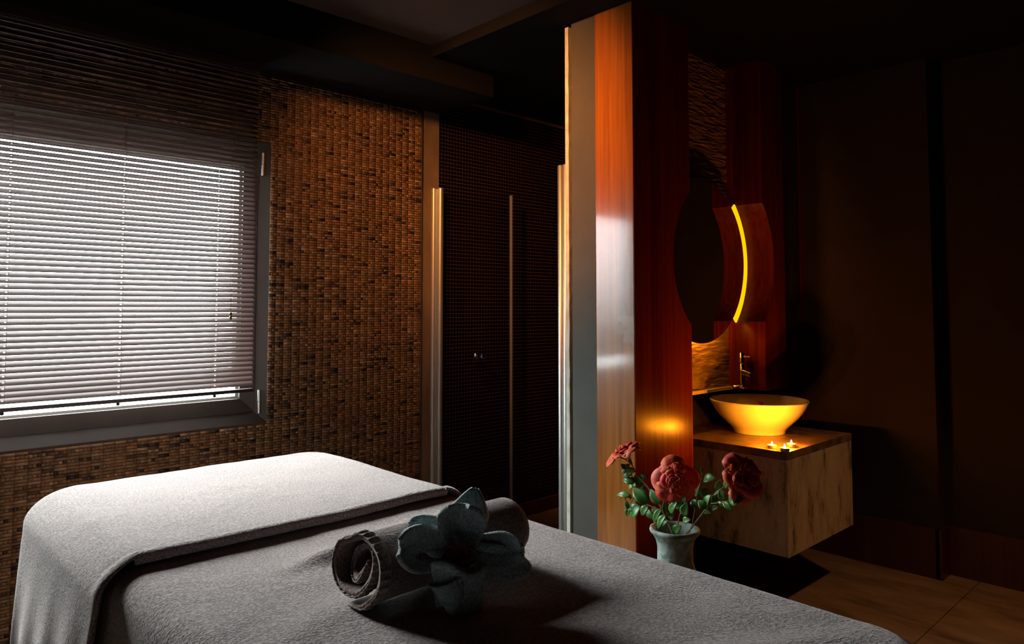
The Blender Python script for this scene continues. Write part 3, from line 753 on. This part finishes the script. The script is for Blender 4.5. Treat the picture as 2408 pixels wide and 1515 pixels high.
LEAVES=[
('l',(-1.533, 2.0, 0.701),(-1.55, 1.992, 0.716),0.7),
('l',(-1.533, 2.0, 0.701),(-1.514, 1.992, 0.721),0.7),
('l',(-1.52, 1.99, 0.696),(-1.482, 1.982, 0.705),0.6),
('l',(-1.535, 2.01, 0.687),(-1.555, 2.002, 0.693),0.7),
('l',(-1.501, 1.99, 0.69),(-1.535, 1.982, 0.679),0.6),
('l',(-1.494, 1.99, 0.661),(-1.534, 1.982, 0.669),0.6),
('l',(-1.502, 2.0, 0.658),(-1.505, 1.992, 0.68),0.7),
('l',(-1.502, 2.0, 0.655),(-1.52, 1.992, 0.635),0.6),
('l',(-1.494, 1.99, 0.661),(-1.48, 1.982, 0.653),0.7),
('l',(-1.505, 2.01, 0.683),(-1.473, 2.002, 0.649),0.55),
('l',(-1.49, 2.02, 0.669),(-1.455, 2.012, 0.689),0.65),
('l',(-1.457, 2.01, 0.649),(-1.477, 2.002, 0.65),0.6),
('l',(-1.498, 1.98, 0.62),(-1.557, 1.972, 0.616),0.35),
('l',(-1.436, 1.99, 0.604),(-1.494, 1.982, 0.648),0.6),
('l',(-1.395, 2.0, 0.61),(-1.432, 1.992, 0.652),0.6),
('l',(-1.491, 2.02, 0.582),(-1.529, 2.012, 0.538),0.8),
('l',(-1.517, 1.99, 0.575),(-1.529, 1.982, 0.578),0.6),
('l',(-1.517, 1.99, 0.575),(-1.523, 1.982, 0.602),0.5),
('l',(-1.517, 1.99, 0.575),(-1.497, 1.982, 0.568),0.6),
('l',(-1.517, 1.99, 0.575),(-1.521, 1.982, 0.547),0.6),
('l',(-1.429, 1.98, 0.601),(-1.454, 1.972, 0.567),0.6),
('l',(-1.44, 2.02, 0.589),(-1.413, 2.012, 0.565),0.5),
('l',(-1.371, 1.97, 0.606),(-1.399, 1.962, 0.555),0.35),
('l',(-1.347, 1.96, 0.593),(-1.377, 1.952, 0.544),0.4),
('l',(-1.346, 1.97, 0.574),(-1.363, 1.962, 0.552),0.35),
('l',(-1.476, 2.03, 0.568),(-1.434, 2.022, 0.548),0.5),
('m',(-1.359, 2.01, 0.609),(-1.364, 2.002, 0.634),0.5),
('m',(-1.373, 1.99, 0.587),(-1.365, 1.982, 0.633),0.35),
('m',(-1.344, 1.98, 0.595),(-1.314, 1.972, 0.641),0.45),
('m',(-1.338, 2.0, 0.607),(-1.308, 1.992, 0.641),0.5),
('m',(-1.301, 1.99, 0.63),(-1.288, 1.982, 0.656),0.5),
('m',(-1.287, 1.97, 0.6),(-1.272, 1.962, 0.645),0.6),
('m',(-1.294, 2.03, 0.638),(-1.27, 2.022, 0.616),0.8),
('m',(-1.297, 1.98, 0.58),(-1.265, 1.972, 0.592),0.6),
('m',(-1.326, 1.97, 0.545),(-1.293, 1.962, 0.568),0.6),
('m',(-1.373, 2.02, 0.573),(-1.381, 2.012, 0.584),0.8),
('m',(-1.38, 2.03, 0.558),(-1.36, 2.022, 0.581),0.6),
('r',(-1.219, 1.99, 0.631),(-1.243, 1.982, 0.653),0.8),
('r',(-1.227, 2.0, 0.637),(-1.207, 1.992, 0.676),0.6),
('r',(-1.171, 1.97, 0.663),(-1.182, 1.962, 0.685),0.8),
('r',(-1.149, 1.97, 0.674),(-1.155, 1.962, 0.709),0.6),
('r',(-1.131, 1.97, 0.677),(-1.081, 1.962, 0.694),0.6),
('r',(-1.149, 1.97, 0.671),(-1.116, 1.962, 0.65),0.45),
('r',(-1.189, 2.0, 0.695),(-1.171, 1.992, 0.727),0.5),
('r',(-1.161, 2.0, 0.703),(-1.138, 1.992, 0.737),0.45),
('r',(-1.283, 2.08, 0.694),(-1.236, 2.072, 0.708),0.65),
('r',(-1.319, 2.08, 0.636),(-1.293, 2.072, 0.691),0.6),
('r',(-1.301, 2.1, 0.63),(-1.279, 2.092, 0.667),0.6),
('r',(-1.171, 1.98, 0.665),(-1.146, 1.972, 0.653),0.3),
('r',(-1.249, 2.02, 0.61),(-1.216, 2.012, 0.612),0.5),
('r',(-1.232, 2.04, 0.617),(-1.202, 2.032, 0.633),0.5),
('r',(-1.308, 2.08, 0.713),(-1.293, 2.072, 0.7),0.4),
('r',(-1.288, 2.08, 0.717),(-1.286, 2.072, 0.735),0.5),
]

def leaf_mesh(b_, t_, wf, name, parent, rnd):
    b_ = Vector(b_); t_ = Vector(t_); ax = (t_-b_); Lg = ax.length; ax.normalize()
    up = (Vector((.35+rnd.uniform(-.4,.4), -.85, .45+rnd.uniform(-.4,.4)))).normalized(); up = (up-ax*up.dot(ax)).normalized(); sd = ax.cross(up)
    rows = []
    W_ = Lg*wf*.5; tw = rnd.uniform(-.25, .25)
    for i in range(8):
        t = i/7; ww = W_*math.sin(math.pi*(t**.82))**.75 if 0 < t < 1 else W_*.03
        row = []
        for j in range(5):
            s = -1+.5*j
            row.append(b_+ax*(Lg*t)+sd*(ww*s)+up*(.22*ww*abs(s)-.10*Lg*math.sin(math.pi*t)*-1+tw*ww*s*t-.10*Lg*t*t))
        rows.append(row)
    o = MB().grid(rows).build(name, M['leaf'], parent, smooth='all', solid=.0008)
    rd = MB().tube([b_, b_+ax*(Lg*.5)+up*(.10*Lg-.025*Lg)-up*.0006+up*.0014, b_+ax*(Lg*.93)], [.0009, .0008, .0004], 5)
    rd.build('leaf_vein', M['stem'], o)
    return o

def rose_head(cn, axis, rad, parent, n=26, seed=0, openness=1., mat='petal'):
    rnd = random.Random(seed); axis = Vector(axis).normalized()
    a1 = axis.orthogonal().normalized(); a2 = axis.cross(a1); cn = Vector(cn)
    for k_ in range(n):
        f = (k_+.5)/n; psi0 = k_*2.39996+rnd.uniform(-.3, .3)
        phi = R(6+84*f**1.15*openness); Lg = rad*(.50+.62*f)*(1+rnd.uniform(-.08, .08)); dps = R(78-26*f)
        rad0 = rad*(.02+.14*f)
        rows = []; z0 = rad*(.12-.40*f); ca = []
        c_lo = Vector((.66, .010, .008)); c_hi = Vector((.84, .06+.18*rnd.random(), .035+.10*rnd.random()))
        ni, nj = 9, 11
        for i in range(ni):
            t = i/(ni-1); row = []
            for j in range(nj):
                s = -1+2*j/(nj-1)
                ph_m = phi*(.30+.42*t)
                edge = t*(1-.20*(s*s)*t)
                rho = rad0+Lg*edge*math.sin(ph_m)
                zz = z0+Lg*edge*math.cos(ph_m)
                c_ = max(0, t-.62)/.38
                rho += Lg*.16*c_*(.4+f); zz -= Lg*(.05+.26*f)*c_*c_
                wt = math.sin(math.pi*min(.97, .16+.66*t))**.8
                psi = psi0+s*dps*wt*(1.35 if f < .25 else 1.0)
                spir = .16*rad*(1-f)*s*.5
                rip = (.085*rad*math.sin(s*4.2+k_*1.7)+.05*rad*math.sin(s*9+k_))*t*t*(.25+f)
                cupr = -.10*rad*(s*s)*t*(1-f)
                rr_ = rho+spir+cupr
                row.append(cn+a1*(rr_*math.cos(psi))+a2*(rr_*math.sin(psi))+axis*(zz+rip+.12*rad*f*(s*s)*t))
                cc_ = c_lo.lerp(c_hi, min(1, max(0, (t*(.75+.25*abs(s))-.35)/.6))**1.5); ca.append((cc_.x, cc_.y, cc_.z, 1))
            rows.append(row)
        po = MB().grid(rows).build('petal', M['petal_edge' if mat == 'petal' else mat], parent, smooth='all', solid=.0012, offset=0)
        at_ = po.data.color_attributes.new('Col', 'FLOAT_COLOR', 'POINT'); at_.data.foreach_set('color', [v for c4 in ca for v in c4])
    MB().lathe([(0, -.02), (.006, -.012), (.009, 0)], (0, 0, 0), 10)
    MB().tube([cn-axis*rad*.62, cn-axis*rad*.42, cn-axis*rad*.30], [.003, .007, .009], 10).build('calyx', M['stem'], parent, smooth=True)

rd_ = random.Random(11)
VB = (-1.345, 2.005, .50)
roses = {
 'l': ('coral rose tilted up on the left stem, with a red bud below it', [VB, (-1.352, 2.0, .528), (-1.397, 2.0, .604), (-1.446, 2.0, .656), (-1.486, 2.0, .685), (-1.512, 2.0, .722)]),
 'm': ('fully open coral rose facing forward, middle of the three', [(-1.335, 2.01, .50), (-1.336, 2.0, .536), (-1.322, 2.0, .587), (-1.305, 2.01, .637), (-1.335, 2.045, .68)]),
 'r': ('coral rose turned sideways on the right stem, beside the travertine washstand', [(-1.33, 2.0, .50), (-1.289, 2.0, .546), (-1.237, 2.0, .613), (-1.201, 2.0, .669), (-1.149, 2.0, .720), (-1.125, 2.0, .733)])}
roots = {}
for key, (lab, path) in roses.items():
    r_ = empty('rose', path[0], lab, 'rose', 'roses in the floor vase'); roots[key] = r_
    MB().tube(path, [.0026]*(len(path)-1)+[.002], 7).build('stem', M['stem'], r_, smooth=True)
MB().tube([(-1.397, 2.0, .589), (-1.447, 1.99, .602), (-1.498, 1.99, .610)], [.002, .0017, .0015], 6).build('stem', M['stem'], roots['l'], smooth=True)
MB().tube([(-1.454, 2.0, .637), (-1.498, 2.0, .647), (-1.509, 2.0, .681), (-1.535, 2.0, .701)], .0013, 6).build('stem', M['stem'], roots['l'], smooth=True)
MB().tube([(-1.498, 2.0, .62), (-1.517, 1.99, .575)], .001, 6).build('stem', M['stem'], roots['l'], smooth=True)
MB().tube([(-1.237, 2.0, .613), (-1.205, 1.99, .649), (-1.171, 1.98, .661), (-1.129, 1.97, .678)], [.002, .0016, .0014, .001], 6).build('stem', M['stem'], roots['r'], smooth=True)
MB().tube([(-1.201, 2.0, .672), (-1.189, 2.0, .688), (-1.161, 2.0, .704)], .0012, 6).build('stem', M['stem'], roots['r'], smooth=True)
MB().tube([(-1.31, 2.02, .51), (-1.308, 2.05, .555), (-1.312, 2.08, .62), (-1.291, 2.08, .681), (-1.291, 2.08, .716)], .0016, 6).build('stem', M['stem'], roots['m'], smooth=True)
rose_head((-1.528, 1.995, .748), (-.38, -.32, .82), .058, roots['l'], 26, 1, .86)
rose_head((-1.333, 1.995, .698), (.55, -.86, .16), .058, roots['m'], 44, 2, 1.0)
rose_head((-1.108, 2.0, .746), (.88, -.40, .26), .064, roots['r'], 26, 3, .82)
rose_head((-1.512, 1.985, .614), (-.70, -.3, .25), .017, roots['l'], 9, 5, .35, 'petal_dark')
for g, a_, b_, wf in LEAVES:
    leaf_mesh(a_, b_, wf*1.05, 'leaf', roots[g], rd_)
